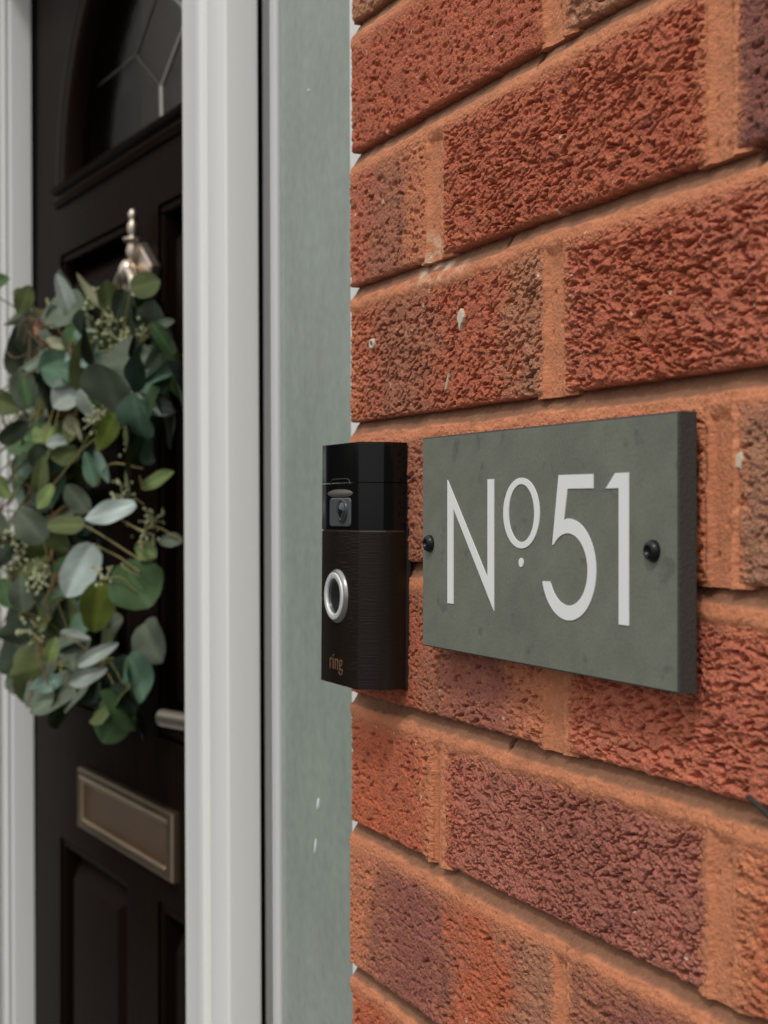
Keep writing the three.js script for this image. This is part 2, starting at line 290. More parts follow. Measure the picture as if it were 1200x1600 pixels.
// ---------------------------------------------------------------- door frame, side panel, hall
const paintTex = noiseTex(512, (u, v) => 0.5 + 0.3 * ns(u * 40, v * 12, 3, 12) * 0 + 0.25 * ns(u * 24, v * 24, 4, 24) + 0.2 * ns(u * 90, v * 90, 8, 90));
paintTex.repeat.set(6, 6);
const upvc = new THREE.MeshPhysicalMaterial({ color: new THREE.Color().setRGB(0.80, 0.79, 0.76), roughness: 0.42, bumpMap: paintTex, bumpScale: 0.00008 });
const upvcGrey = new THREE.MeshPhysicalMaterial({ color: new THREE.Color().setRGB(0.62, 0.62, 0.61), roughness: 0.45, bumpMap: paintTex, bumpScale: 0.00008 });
const black = new THREE.MeshPhysicalMaterial({ color: new THREE.Color().setRGB(0.006, 0.006, 0.006), roughness: 1, specularIntensity: 0.1, ior: 1.06 });
const frame = thing('door_frame', 'white plastic door frame with stepped upright profiles either side of the dark door', 'door frame', [0, EYE, 0]);
frame.rotation.x = 0.0042;                                     // a touch out of plumb
const Y0 = -EYE, Y1 = 0.78;
function upright(name, pts, mat) {                             // plan outline in metres (x, z), extruded over the height
  const sh = new THREE.Shape(pts.map(p => new THREE.Vector2(p[0], -p[1])));
  const g = new THREE.ExtrudeGeometry(sh, { depth: Y1 - Y0, bevelEnabled: false }).rotateX(-Math.PI / 2).translate(0, Y0, 0);
  return part(name, toCreasedNormals(g, 0.5), mat, frame);
}
// rounded corners for an outline
function soft(pts, r) {
  const out = [];
  for (let i = 0; i < pts.length; i++) {
    const p = pts[i], a = pts[(i + pts.length - 1) % pts.length], b = pts[(i + 1) % pts.length];
    const da = Math.hypot(a[0] - p[0], a[1] - p[1]), db = Math.hypot(b[0] - p[0], b[1] - p[1]), q = Math.min(r, da * 0.4, db * 0.4);
    const s = [p[0] + (a[0] - p[0]) / da * q, p[1] + (a[1] - p[1]) / da * q], e = [p[0] + (b[0] - p[0]) / db * q, p[1] + (b[1] - p[1]) / db * q];
    for (let k = 0; k <= 4; k++) { const t = k / 4; out.push([(1 - t) ** 2 * s[0] + 2 * t * (1 - t) * p[0] + t * t * e[0], (1 - t) ** 2 * s[1] + 2 * t * (1 - t) * p[1] + t * t * e[1]]); }
  }
  return out;
}
// right jamb: two front steps with a groove between, then the side towards the panel
upright('jamb', soft([[-0.393, -0.022], [-0.3925, -0.09], [-0.300, -0.09], [-0.300, -0.0405], [-0.262, -0.0405], [-0.262, -0.0148], [-0.3055, -0.0148], [-0.3065, -0.0235], [-0.3275, -0.0235], [-0.3285, -0.0175], [-0.345, -0.0175], [-0.346, -0.0205]], 0.0022), upvc);
upright('jamb', soft([[-1.284, -0.09], [-1.284, -0.0475], [-1.2865, -0.0455], [-1.2865, -0.0435], [-1.284, -0.0415], [-1.284, -0.039], [-1.288, -0.037], [-1.288, -0.030], [-1.284, -0.028], [-1.284, -0.012], [-1.30, -0.006], [-1.355, -0.006], [-1.355, -0.09]], 0.0016), upvc);
part('head', box(-1.355, -0.262, Y1, Y1 + 0.07, -0.09, -0.008, 0.003), upvc, frame);
part('weather_seal', [box(-1.2838, -1.262, Y0, Y1, -0.094, -0.0755), box(-0.43, -0.3935, Y0, Y1, -0.115, -0.09)], black, frame);
part('stop_strip', box(-1.355, -0.3, Y0, Y0 + 0.03, -0.14, -0.03, 0.003), std([0.3, 0.3, 0.29], 0.4, { metalness: 0.6 }), frame);

const panel = thing('side_panel', 'sage green painted upright panel between the white jamb and the brick corner', 'panel', [0, EYE, 0]);
panel.rotation.x = 0.0038;
const sageTex = noiseTex(512, (u, v) => { const n = 0.5 + 0.14 * ns(u * 7, v * 4, 2) + 0.1 * ns(u * 30, v * 24, 4); const m = 0.86 + 0.2 * n + 0.03 * ns(u * 60, v * 45, 9) + 0.02 * ns(u * 26, v * 6, 12); return [0.615 * m, 0.652 * m, 0.610 * m]; });
sageTex.colorSpace = THREE.SRGBColorSpace; sageTex.wrapS = sageTex.wrapT = THREE.MirroredRepeatWrapping; sageTex.repeat.set(3.2, 3.2);
const sage = new THREE.MeshPhysicalMaterial({ color: 0xffffff, map: sageTex, roughness: 0.27, bumpMap: paintTex, bumpScale: 0.00012 });
{
  const g = box(-0.1905, -0.005, Y0, Y1, -0.05, -0.03); const p = g.attributes.position, uv = g.attributes.uv;
  for (let i = 0; i < p.count; i++) uv.setXY(i, p.getX(i) + p.getZ(i), p.getY(i));
  part('board', g, sage, panel);
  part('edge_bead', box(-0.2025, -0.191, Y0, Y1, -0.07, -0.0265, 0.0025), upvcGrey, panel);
  part('groove_shade_strip', box(-0.2993, -0.2950, Y0, Y1, -0.0556, -0.0415), black, panel);  // black strip standing in for the shade deep in the groove
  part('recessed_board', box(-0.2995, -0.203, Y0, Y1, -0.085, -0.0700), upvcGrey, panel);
  part('white_trim', box(-0.0627, -0.005, Y0, Y1, -0.0298, -0.0265, 0.001), upvc, panel);
  for (const [x, y, a, b] of [[-0.1250, -0.1885, 0.0018, 0.004], [-0.1300, -0.2170, 0.0014, 0.0055], [-0.137, 0.275, 0.0009, 0.001]])
    part('paint_fleck', new THREE.SphereGeometry(1, 10, 8).scale(a, b, 0.0005), upvc, panel, [x, y, -0.0298], [0, 0, -0.25]);
}
struct('wall', [box(-2.6, -1.356, 0, EYE + 1.02, -0.25, 0.0), box(-1.355, 0.0, EYE + 0.853, EYE + 1.02, -0.25, -0.01), box(-2.6, 1.19, EYE + 1.0205, EYE + 3.6, -0.25, -0.012), box(-0.30, 0.9, 0, EYE + 0.85, -0.25, -0.102 )], plaster, 'plain house wall around the doorway');
struct('hall_wall', [box(-1.7, -1.6, 0, 2.4, -2.3, -0.252), box(-0.2, -0.1, 0, 2.4, -1.1, -0.252), box(-0.2, -0.1, 0, 1.0, -2.3, -1.101), box(-1.7, -0.1, 0, 2.4, -2.4, -2.301), box(-1.7, -0.1, 2.41, 2.5, -2.4, -0.252)], std([0.5, 0.38, 0.26], 0.9), 'dim walls of the hall behind the door');

// ---------------------------------------------------------------- front door, ajar: hinge at the origin, s to the right
const woodTex = noiseTex(512, (u, v) => 0.5 + 0.28 * ns(u * 90, v * 5, 3, 90) + 0.2 * ns(u * 200, v * 9, 5, 200));
woodTex.repeat.set(3, 3);
const wood = new THREE.MeshPhysicalMaterial({ color: new THREE.Color().setRGB(0.0095, 0.005, 0.0035), roughness: 0.33, bumpMap: woodTex, bumpScale: 0.0004, specularIntensity: 0.15, ior: 1.22 });
const door = thing('front_door', 'dark mahogany front door standing ajar with arched leaded glass and a brass letterbox', 'door', [-1.284, EYE, -0.0736]);
door.rotation.y = Math.atan(0.0838);
const GC = [0.452, 0.424], GR = 0.262, T = -0.010;               // glass arch centre and radius; face plane z = 0
function rectHole(x0, x1, y0, y1) { const h = new THREE.Path(); h.moveTo(x0, y0); h.lineTo(x0, y1); h.lineTo(x1, y1); h.lineTo(x1, y0); h.closePath(); return h; }
{
  const sh = new THREE.Shape(); sh.moveTo(0.024, Y0 + 0.02); sh.lineTo(0.885, Y0 + 0.02); sh.lineTo(0.885, 0.765); sh.lineTo(0.024, 0.765); sh.closePath();
  const ar = new THREE.Path(); ar.moveTo(GC[0] - GR, GC[1]); ar.absarc(GC[0], GC[1], GR, Math.PI, 0, true); ar.closePath(); sh.holes.push(ar);
  const PAN = [[0.135, 0.395, -0.245, 0.335], [0.492, 0.765, -0.245, 0.335], [0.135, 0.395, -1.15, -0.424], [0.492, 0.765, -1.15, -0.424]];
  for (const p of PAN) sh.holes.push(rectHole(...p));
  part('door_leaf', toCreasedNormals(new THREE.ExtrudeGeometry(sh, { depth: 0.031, bevelEnabled: true, bevelSize: -0.004, bevelThickness: 0.004, bevelOffset: 0, bevelSegments: 3, curveSegments: 40 }).translate(0, 0, -0.035), 0.6), wood, door);
  const back = new THREE.Shape(); back.moveTo(0.028, Y0 + 0.024); back.lineTo(0.881, Y0 + 0.024); back.lineTo(0.881, 0.76); back.lineTo(0.028, 0.76); back.closePath();
  const ar2 = new THREE.Path(); ar2.moveTo(GC[0] - GR, GC[1]); ar2.absarc(GC[0], GC[1], GR, Math.PI, 0, true); ar2.closePath(); back.holes.push(ar2);
  part('door_core', new THREE.ExtrudeGeometry(back, { depth: 0.011, bevelEnabled: false, curveSegments: 40 }).translate(0, 0, -0.0505), wood, door);
  for (const [x0, x1, y0, y1] of PAN) {                         // raised and fielded panel: wide bevel up to a flat field
    const g = new THREE.BufferGeometry(), m = 0.012, b = 0.046, zl = -0.034, zh = -0.004;
    const P = [[x0 + m, y0 + m, zl], [x1 - m, y0 + m, zl], [x1 - m, y1 - m, zl], [x0 + m, y1 - m, zl], [x0 + b, y0 + b, zh], [x1 - b, y0 + b, zh], [x1 - b, y1 - b, zh], [x0 + b, y1 - b, zh]];
    const Q = [[0, 1, 5, 4], [1, 2, 6, 5], [2, 3, 7, 6], [3, 0, 4, 7], [4, 5, 6, 7]], pos = [], uv = [];
    for (const q of Q) for (const k of [q[0], q[1], q[2], q[0], q[2], q[3]]) { pos.push(...P[k]); uv.push(P[k][0], P[k][1]); }
    g.setAttribute('position', new THREE.Float32BufferAttribute(pos, 3)); g.setAttribute('uv', new THREE.Float32BufferAttribute(uv, 2)); g.computeVertexNormals();
    const pn = part('panel', g, wood, door);
    // bead moulding round the panel
    const mk = (a, c, d, e) => box(a, c, d, e, -0.038, -0.0022, 0.003);
    part('moulding', [mk(x0 + 0.001, x1 - 0.001, y1 - 0.011, y1 - 0.001), mk(x0 + 0.001, x1 - 0.001, y0 + 0.001, y0 + 0.011), mk(x0 + 0.001, x0 + 0.011, y0 + 0.011, y1 - 0.011), mk(x1 - 0.011, x1 - 0.001, y0 + 0.011, y1 - 0.011)], wood, pn);
  }
  // glazing: dark pane, arched moulding, lead cames
  const gs = new THREE.Shape(); gs.moveTo(GC[0] - GR, GC[1]); gs.absarc(GC[0], GC[1], GR, Math.PI, 0, true); gs.closePath();
  const pane = part('glass_pane', new THREE.ExtrudeGeometry(gs, { depth: 0.004, bevelEnabled: false, curveSegments: 40 }).translate(0, 0, -0.03), new THREE.MeshPhysicalMaterial({ color: new THREE.Color().setRGB(0.75, 0.72, 0.66), roughness: 0.12, specularIntensity: 0.55, transmission: 1, thickness: 0, ior: 1.5, bumpMap: paintTex, bumpScale: 0.0006 }), door);
  const cameMat = std([0.36, 0.34, 0.30], 0.42, { metalness: 0.7 });
  const dull = std([0.05, 0.045, 0.035], 0.6), came = (a, b, w = 0.0028) => { const d = Math.hypot(b[0] - a[0], b[1] - a[1]); const g = new THREE.CylinderGeometry(w, w, d, 8).scale(1, 1, 0.6).rotateZ(Math.atan2(b[1] - a[1], b[0] - a[0]) - Math.PI / 2).translate((a[0] + b[0]) / 2, (a[1] + b[1]) / 2, -0.0248); part('lead_came', g, w < 0.0022 ? dull : cameMat, pane); };
  came([0.440, 0.424], [0.437, 0.482], 0.0042); came([0.437, 0.482], [0.520, 0.540]); came([0.520, 0.540], [0.437, 0.600]); came([0.437, 0.482], [0.354, 0.540], 0.0016); came([0.354, 0.540], [0.437, 0.600], 0.0016); came([0.437, 0.600], [0.437, 0.686]); came([0.520, 0.540], [0.69, 0.54], 0.002); came([0.354, 0.540], [0.215, 0.54], 0.0014);
  const arch = [];                                            // moulding profile swept round the half circle and along the sill
  const pr = [[0.000, -0.012], [0.0, 0.004], [0.012, 0.010], [0.022, 0.009], [0.030, 0.003], [0.05, 0.006], [0.068, 0.0035], [0.072, -0.004]];
  const lg = new THREE.LatheGeometry(pr.map(p => new THREE.Vector2(GR - 0.004 + p[0], p[1])), 48, Math.PI / 2, Math.PI).rotateX(Math.PI / 2);
  arch.push(lg.translate(GC[0], GC[1], 0));
  const sill = new THREE.Shape(pr.map(p => new THREE.Vector2(-p[0] * 0.42, p[1]))); 
  const sg = new THREE.ExtrudeGeometry(sill, { depth: 2 * (GR + 0.068), bevelEnabled: false }).rotateY(Math.PI / 2).rotateX(-Math.PI / 2 );
  // profile x -> down, profile y -> out of the door
  const q = sg.attributes.position; const v = new THREE.Vector3();
  const flat = new THREE.ExtrudeGeometry(sill, { depth: 2 * (GR + 0.068), bevelEnabled: false }), fp = flat.attributes.position;
  for (let i = 0; i < fp.count; i++) fp.setXYZ(i, GC[0] - GR - 0.068 + fp.getZ(i), GC[1] + 0.003 + fp.getX(i), fp.getY(i));
  flat.computeVertexNormals(); arch.push(flat);
  part('arch_moulding', arch, wood, door);
}
const brass = std([0.40, 0.30, 0.20], 0.3, { metalness: 0.9, bumpMap: paintTex, bumpScale: 0.00025 });
const nickel = std([0.60, 0.51, 0.42], 0.34, { metalness: 0.95 });
{ // letterbox
  const lx0 = 0.236, lx1 = 0.552, ly0 = -0.388, ly1 = -0.3205;
  const lb = part('letterbox', (() => { const s = new THREE.Shape(); s.moveTo(lx0, ly0); s.lineTo(lx1, ly0); s.lineTo(lx1, ly1); s.lineTo(lx0, ly1); s.closePath(); s.holes.push(rectHole(lx0 + 0.012, lx1 - 0.012, ly0 + 0.007, ly1 - 0.010)); return new THREE.ExtrudeGeometry(s, { depth: 0.006, bevelEnabled: true, bevelSize: 0.003, bevelThickness: 0.004, bevelSegments: 4 }); })(), brass, door, [0, 0, -0.001]);
  lb.userData.label = 'aged brass letterbox with a rounded frame';
  part('flap', box(lx0 + 0.0125, lx1 - 0.0125, ly0 + 0.0075, ly1 - 0.0105, 0, 0.0075, 0.003), std([0.25, 0.145, 0.08], 0.24, { metalness: 0.85, bumpMap: paintTex, bumpScale: 0.0003 }), lb);
  part('hinge_rod', new THREE.CylinderGeometry(0.0034, 0.0034, lx1 - lx0 - 0.02, 12).rotateZ(Math.PI / 2).translate((lx0 + lx1) / 2, ly1 - 0.008, 0.008), brass, lb);
  part('lip', new THREE.CapsuleGeometry(0.0026, lx1 - lx0 - 0.04, 4, 10).rotateZ(Math.PI / 2).translate((lx0 + lx1) / 2, ly0 + 0.008, 0.008), brass, lb);
}
{ // urn door knocker with a turned finial; its lower part goes behind the wreath
  const kx = 0.452, k = part('knocker', (() => {
    const s = new THREE.Shape(); s.moveTo(-0.04, -0.05); s.lineTo(-0.046, -0.016); s.lineTo(-0.008, 0.014); s.lineTo(0.008, 0.014); s.lineTo(0.046, -0.016); s.lineTo(0.03, -0.05); s.quadraticCurveTo(0, -0.11, -0.03, -0.05);
    return new THREE.ExtrudeGeometry(s, { depth: 0.007, bevelEnabled: true, bevelSize: 0.003, bevelThickness: 0.003, bevelSegments: 3 }); })(), nickel, door, [kx, 0.282, 0.002]);
  k.userData.label = 'pale metal urn knocker with a turned finial';
  const pf = [[0, 0.056], [0.0035, 0.054], [0.0056, 0.049], [0.0046, 0.044], [0.0032, 0.0425], [0.006, 0.038], [0.0064, 0.032], [0.0045, 0.0255], [0.0044, 0.0235], [0.0108, 0.0225], [0.011, 0.0195], [0.006, 0.018], [0.0062, 0.014], [0.0078, 0.008], [0.0058, 0.0], [0.003, -0.006], [0, -0.007]];
  part('finial', new THREE.LatheGeometry(pf.map(p => new THREE.Vector2(...p)), 24), nickel, k, [0.002, -0.001, 0.013]);
  part('striker', new THREE.TorusGeometry(0.03, 0.0055, 10, 24), nickel, k, [0.002, -0.045, 0.022]);
  part('boss', new THREE.SphereGeometry(0.012, 16, 12).scale(1, 1.2, 0.9), nickel, k, [0.0, -0.016, 0.018]);
}
{ // lever handle
  const h = part('handle', new THREE.CapsuleGeometry(0.0088, 0.1, 6, 16).scale(1, 1, 0.8).rotateZ(Math.PI / 2), nickel, door, [0.688, -0.200, 0.05], [0, 0, 0.06]);
  h.userData.label = 'brushed metal lever handle';
  part('spindle', new THREE.CylinderGeometry(0.009, 0.011, 0.05, 14).rotateX(Math.PI / 2), nickel, h, [0.05, 0, -0.025]);
  part('backplate', box(0.026, 0.074, -0.13, 0.08, -0.055, -0.046, 0.004), nickel, h);
}
// ---------------------------------------------------------------- video doorbell (millimetres round its own centre)
const bell = thing('video_doorbell', 'dark bronze video doorbell with a silver ringed button at the brick corner', 'doorbell', [0.043, EYE - 0.0275, 0]);
bell.rotation.x = -0.008;
{
  const mm = 0.001, H = 63;
  const plan = (wf, wb, zf, zb, r) => soft([[-wb, zb], [wb, zb], [wb - 0.3, (zb + zf) * 0.5], [wf, zf], [-wf, zf], [-wb + 0.3, (zb + zf) * 0.5]], r).map(p => [p[0] * mm, p[1] * mm]);
  const prism = (pts, y0, y1, bev = 0.5) => {
    const g = new THREE.ExtrudeGeometry(new THREE.Shape(pts.map(p => new THREE.Vector2(p[0], -p[1]))), { depth: (y1 - y0 - 2 * bev) * mm, bevelEnabled: true, bevelSize: 0, bevelOffset: 0, bevelThickness: bev * mm, bevelSegments: 2 });
    return toCreasedNormals(g.rotateX(-Math.PI / 2).translate(0, (y0 + bev) * mm, 0), 0.5);
  };
  const brushTex = noiseTex(512, (u, v) => 0.5 + 0.3 * ns(u * 5, v * 170, 3) + 0.2 * ns(u * 9, v * 250, 4)); brushTex.repeat.set(14, 14);
  const bronze = new THREE.MeshPhysicalMaterial({ color: new THREE.Color().setRGB(0.014, 0.0088, 0.006), roughness: 0.3, metalness: 0.08, specularIntensity: 1, ior: 1.33, bumpMap: brushTex, bumpScale: 0.00012 });
  const gloss = new THREE.MeshPhysicalMaterial({ color: new THREE.Color().setRGB(0.006, 0.006, 0.006), roughness: 0.1, specularIntensity: 0.5 });
  const rub = std([0.012, 0.011, 0.011], 0.6);
  part('mount_plate', prism(plan(30, 30.5, 4, -1.5, 1), -H + 2, H - 1.5), rub, bell);
  const face = part('faceplate', prism(plan(24.9, 31, 26, 1.5, 1.6), -H, 17.2), bronze, bell);
  face.userData.label = 'brushed bronze lower faceplate';
  const cap = part('camera_cover', prism(plan(25.0, 30.9, 26.1, 1.5, 1.6), 18, 42.2), gloss, bell);
  const cap2 = part('top_cover', prism(plan(25.0, 30.9, 26.1, 1.5, 1.6), 42.6, H), gloss, bell);
  part('seam', prism(plan(24.4, 30.4, 25.4, 2, 1.6), 17.1, 18.1, 0.1), std([0.2, 0.15, 0.11], 0.4, { metalness: 0.7 }), bell);
  // camera: bright bevelled hood, grey glass window, lens
  const rrect = (w, h, r) => { const s = new THREE.Shape(); s.moveTo(-w + r, -h); s.lineTo(w - r, -h); s.quadraticCurveTo(w, -h, w, -h + r); s.lineTo(w, h - r); s.quadraticCurveTo(w, h, w - r, h); s.lineTo(-w + r, h); s.quadraticCurveTo(-w, h, -w, h - r); s.lineTo(-w, -h + r); s.quadraticCurveTo(-w, -h, -w + r, -h); return s; };
  const ex = (s, d, b) => new THREE.ExtrudeGeometry(s, { depth: d, bevelEnabled: true, bevelSize: b, bevelThickness: b, bevelSegments: 3, bevelOffset: -b });
  part('camera_window', ex(rrect(0.0135, 0.0074, 0.0025), 0.0006, 0.0006), new THREE.MeshPhysicalMaterial({ color: new THREE.Color().setRGB(0.085, 0.088, 0.092), roughness: 0.14 }), cap, [0.002, 0.0272, 0.0258]);
  part('lens_rim', new THREE.TorusGeometry(0.0052, 0.0012, 10, 28), std([0.05, 0.05, 0.052], 0.25, { metalness: 0.4 }), cap, [0.0065, 0.0280, 0.0270]);
  part('lens', new THREE.SphereGeometry(0.0052, 20, 12, 0, Math.PI * 2, 0, Math.PI / 2).rotateX(Math.PI / 2).scale(1, 1, 0.5), new THREE.MeshPhysicalMaterial({ color: new THREE.Color().setRGB(0.012, 0.013, 0.016), roughness: 0.05, clearcoat: 1 }), cap, [0.0065, 0.0280, 0.0266]);
  const hood = new THREE.CatmullRomCurve3([[-12.5, 40.4], [-11, 42.6], [-8, 43.2], [0, 43.3], [9, 43.2], [12, 42.6], [13.5, 40.4]].map(p => new THREE.Vector3(p[0] * mm + 0.0005, p[1] * mm + 0.0012, 0.0262)));
  part('hood_trim', new THREE.TubeGeometry(hood, 24, 0.0003, 6), std([0.05, 0.043, 0.037], 0.35, { metalness: 0.7 }), cap2);
  const shelf = new THREE.SphereGeometry(1, 28, 16).scale(0.0185, 0.0025, 0.0012); part('hood', shelf, new THREE.MeshPhysicalMaterial({ color: new THREE.Color().setRGB(0.15, 0.125, 0.105), roughness: 0.3, metalness: 0.4 }), cap, [0.0005, 0.0372, 0.0256], [-0.16, 0, 0]);
  // button
  const silver = std([0.78, 0.77, 0.75], 0.3, { metalness: 0.35 });
  const br = new THREE.LatheGeometry([[9.2, -0.6], [9.2, 2.0], [9.7, 2.6], [11.9, 2.6], [12.4, 2.3], [12.4, 0.4]].map(p => new THREE.Vector2(p[0] * mm, p[1] * mm)), 56).rotateX(Math.PI / 2);
  part('button_ring', br, silver, face, [-0.0022, -0.0168, 0.026]);
  part('bezel', new THREE.LatheGeometry([[12.3, 0.2], [12.45, 1.9], [13.2, 1.7], [14.2, 0.4], [14.3, -0.8]].map(p => new THREE.Vector2(p[0] * mm, p[1] * mm)), 56).rotateX(Math.PI / 2), std([0.3, 0.29, 0.28], 0.28, { metalness: 0.8 }), face, [-0.0022, -0.0168, 0.026]);
  const bt = new THREE.LatheGeometry([[0, 1.1], [6, 1.2], [8.9, 1.4], [9.4, 0.4]].map(p => new THREE.Vector2(p[0] * mm, p[1] * mm)), 40).rotateX(Math.PI / 2);
  part('button', bt, new THREE.MeshPhysicalMaterial({ color: new THREE.Color().setRGB(0.012, 0.012, 0.012), roughness: 0.3 }), face, [-0.0022, -0.0168, 0.026]);
  const font = await new FontLoader().loadAsync('fonts/droid/droid_sans_regular.typeface.json');
  const tg = new TextGeometry('ring', { font, size: 0.0074, depth: 0.0002, curveSegments: 6 }); tg.computeBoundingBox();
  part('lettering', tg.translate(-(tg.boundingBox.max.x + tg.boundingBox.min.x) / 2, 0, 0), std([0.34, 0.18, 0.11], 0.35, { metalness: 0.6 }), face, [-0.003, -0.0553, 0.0260]);
}

// ---------------------------------------------------------------- slate house number plate
const plate = thing('number_plate', 'grey green slate house number plate lettered in white on the brick wall', 'house sign', [0.21725, EYE - 0.0143, 0.005]);
{
  const w = 0.10185, h = 0.05, s = new THREE.Shape([[-w, -h], [w, -h], [w, h], [-w, h]].map(p => new THREE.Vector2(...p)));
  const b = 0.0007, g = new THREE.ExtrudeGeometry(s, { depth: 0.0083 - 2 * b, bevelEnabled: true, bevelSize: b, bevelThickness: b, bevelOffset: -b, bevelSegments: 2 }).translate(0, 0, b);
  const slateTex = noiseTex(1024, (u, v) => {
    const cloud = 0.5 * fbm(u * 7, v * 7, 11, 5) + 0.3 * fbm(u * 22, v * 22, 12, 3), streak = 0.3 * ns(u * 5 + v * 4, v * 30 - u * 22, 13);
    const m = 1 + 0.16 * cloud + 0.05 * streak + 0.05 * ns(u * 160, v * 160, 15) - 0.13 * sm(0.30, 0.55, fbm(u * 16, v * 16, 16, 4)); return [0.43 * m, 0.438 * m, 0.39 * m];
  });
  slateTex.colorSpace = THREE.SRGBColorSpace; slateTex.repeat.set(4.9, 4.9); slateTex.offset.set(0.5, 0.5); slateTex.wrapS = slateTex.wrapT = THREE.MirroredRepeatWrapping;
  const honed = new THREE.MeshPhysicalMaterial({ map: slateTex, roughness: 0.62, bumpMap: grainTex, bumpScale: 0.00008 });
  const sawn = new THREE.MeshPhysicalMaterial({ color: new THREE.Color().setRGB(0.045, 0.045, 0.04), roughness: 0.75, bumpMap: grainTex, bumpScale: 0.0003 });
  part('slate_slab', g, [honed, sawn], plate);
  const paint = std([0.78, 0.78, 0.76], 0.55), zt = 0.0083, mm = 0.001;
  const V = a => a.map(p => new THREE.Vector2(p[0] * mm, p[1] * mm));
  const put = (name, sh, label) => { const m = part(name, new THREE.ExtrudeGeometry(sh, { depth: 0.00035, bevelEnabled: false, curveSegments: 48 }), paint, plate, [-w, 0, zt]); m.userData.label = label; };
  put('letter', new THREE.Shape(V([[26.8, -28], [32.6, -28], [32.6, 16.2], [70.9, -28.9], [70.9, 28.7], [65.2, 28.7], [65.2, -14.8], [26.8, 29.2]])), 'white letter N');
  const o = new THREE.Shape(); o.absellipse(94.35 * mm, 13.85 * mm, 15.1 * mm, 14.9 * mm, 0, Math.PI * 2); const oi = new THREE.Path(); oi.absellipse(94.5 * mm, 13.85 * mm, 10.7 * mm, 12.2 * mm, 0, Math.PI * 2, true); o.holes.push(oi);
  put('letter', o, 'white raised letter o');
  const dt = new THREE.Shape(); dt.absarc(94.3 * mm, -7 * mm, 1.9 * mm, 0, Math.PI * 2); put('dot', dt, 'small white dot under the o');
  const five = []; const cx = 131.2, cy = -8.6, ro = 20.3, ri = 14.4, pol = (r, a) => [cx + r * Math.cos(a * Math.PI / 180), cy + r * Math.sin(a * Math.PI / 180)];
  five.push([124.3, 29.2], [149.6, 29], [149.6, 23.5], [130.9, 23.6], [128.2, 11.0]);
  for (let a = 92; a >= -164; a -= 4) five.push(pol(ro, a));
  five.push([112.2, -14.1], [118.2, -14.0]);
  for (let a = -158; a <= 139; a += 4) five.push(pol(ri, a));
  five.push([119.4, 1.0]);
  put('numeral', new THREE.Shape(V(five)), 'white numeral 5');
  put('numeral', new THREE.Shape(V([[167, -28], [173.5, -28], [173.5, 29], [164.6, 29], [158.2, 23.3], [167, 23.3]])), 'white numeral 1');
  const screwMat = std([0.012, 0.012, 0.012], 0.28, { metalness: 0.5 });
  for (const [x, y] of [[8.5, -0.7], [188.9, 0.2]]) {
    const sc = part('screw', new THREE.LatheGeometry([[0, 1.2], [1.5, 1.2], [1.75, 2.9], [2.4, 2.9], [3.4, 2.3], [4.05, 1.0], [4.1, -0.3]].map(p => new THREE.Vector2(p[0] * mm, p[1] * mm)), 28).rotateX(Math.PI / 2), screwMat, plate, [-w + x * mm, y * mm, zt]);
    part('socket', new THREE.CylinderGeometry(0.0016, 0.0016, 0.0004, 6).rotateX(Math.PI / 2), std([0.004, 0.004, 0.004], 0.6), sc, [0, 0, 0.0013]);
  }
}

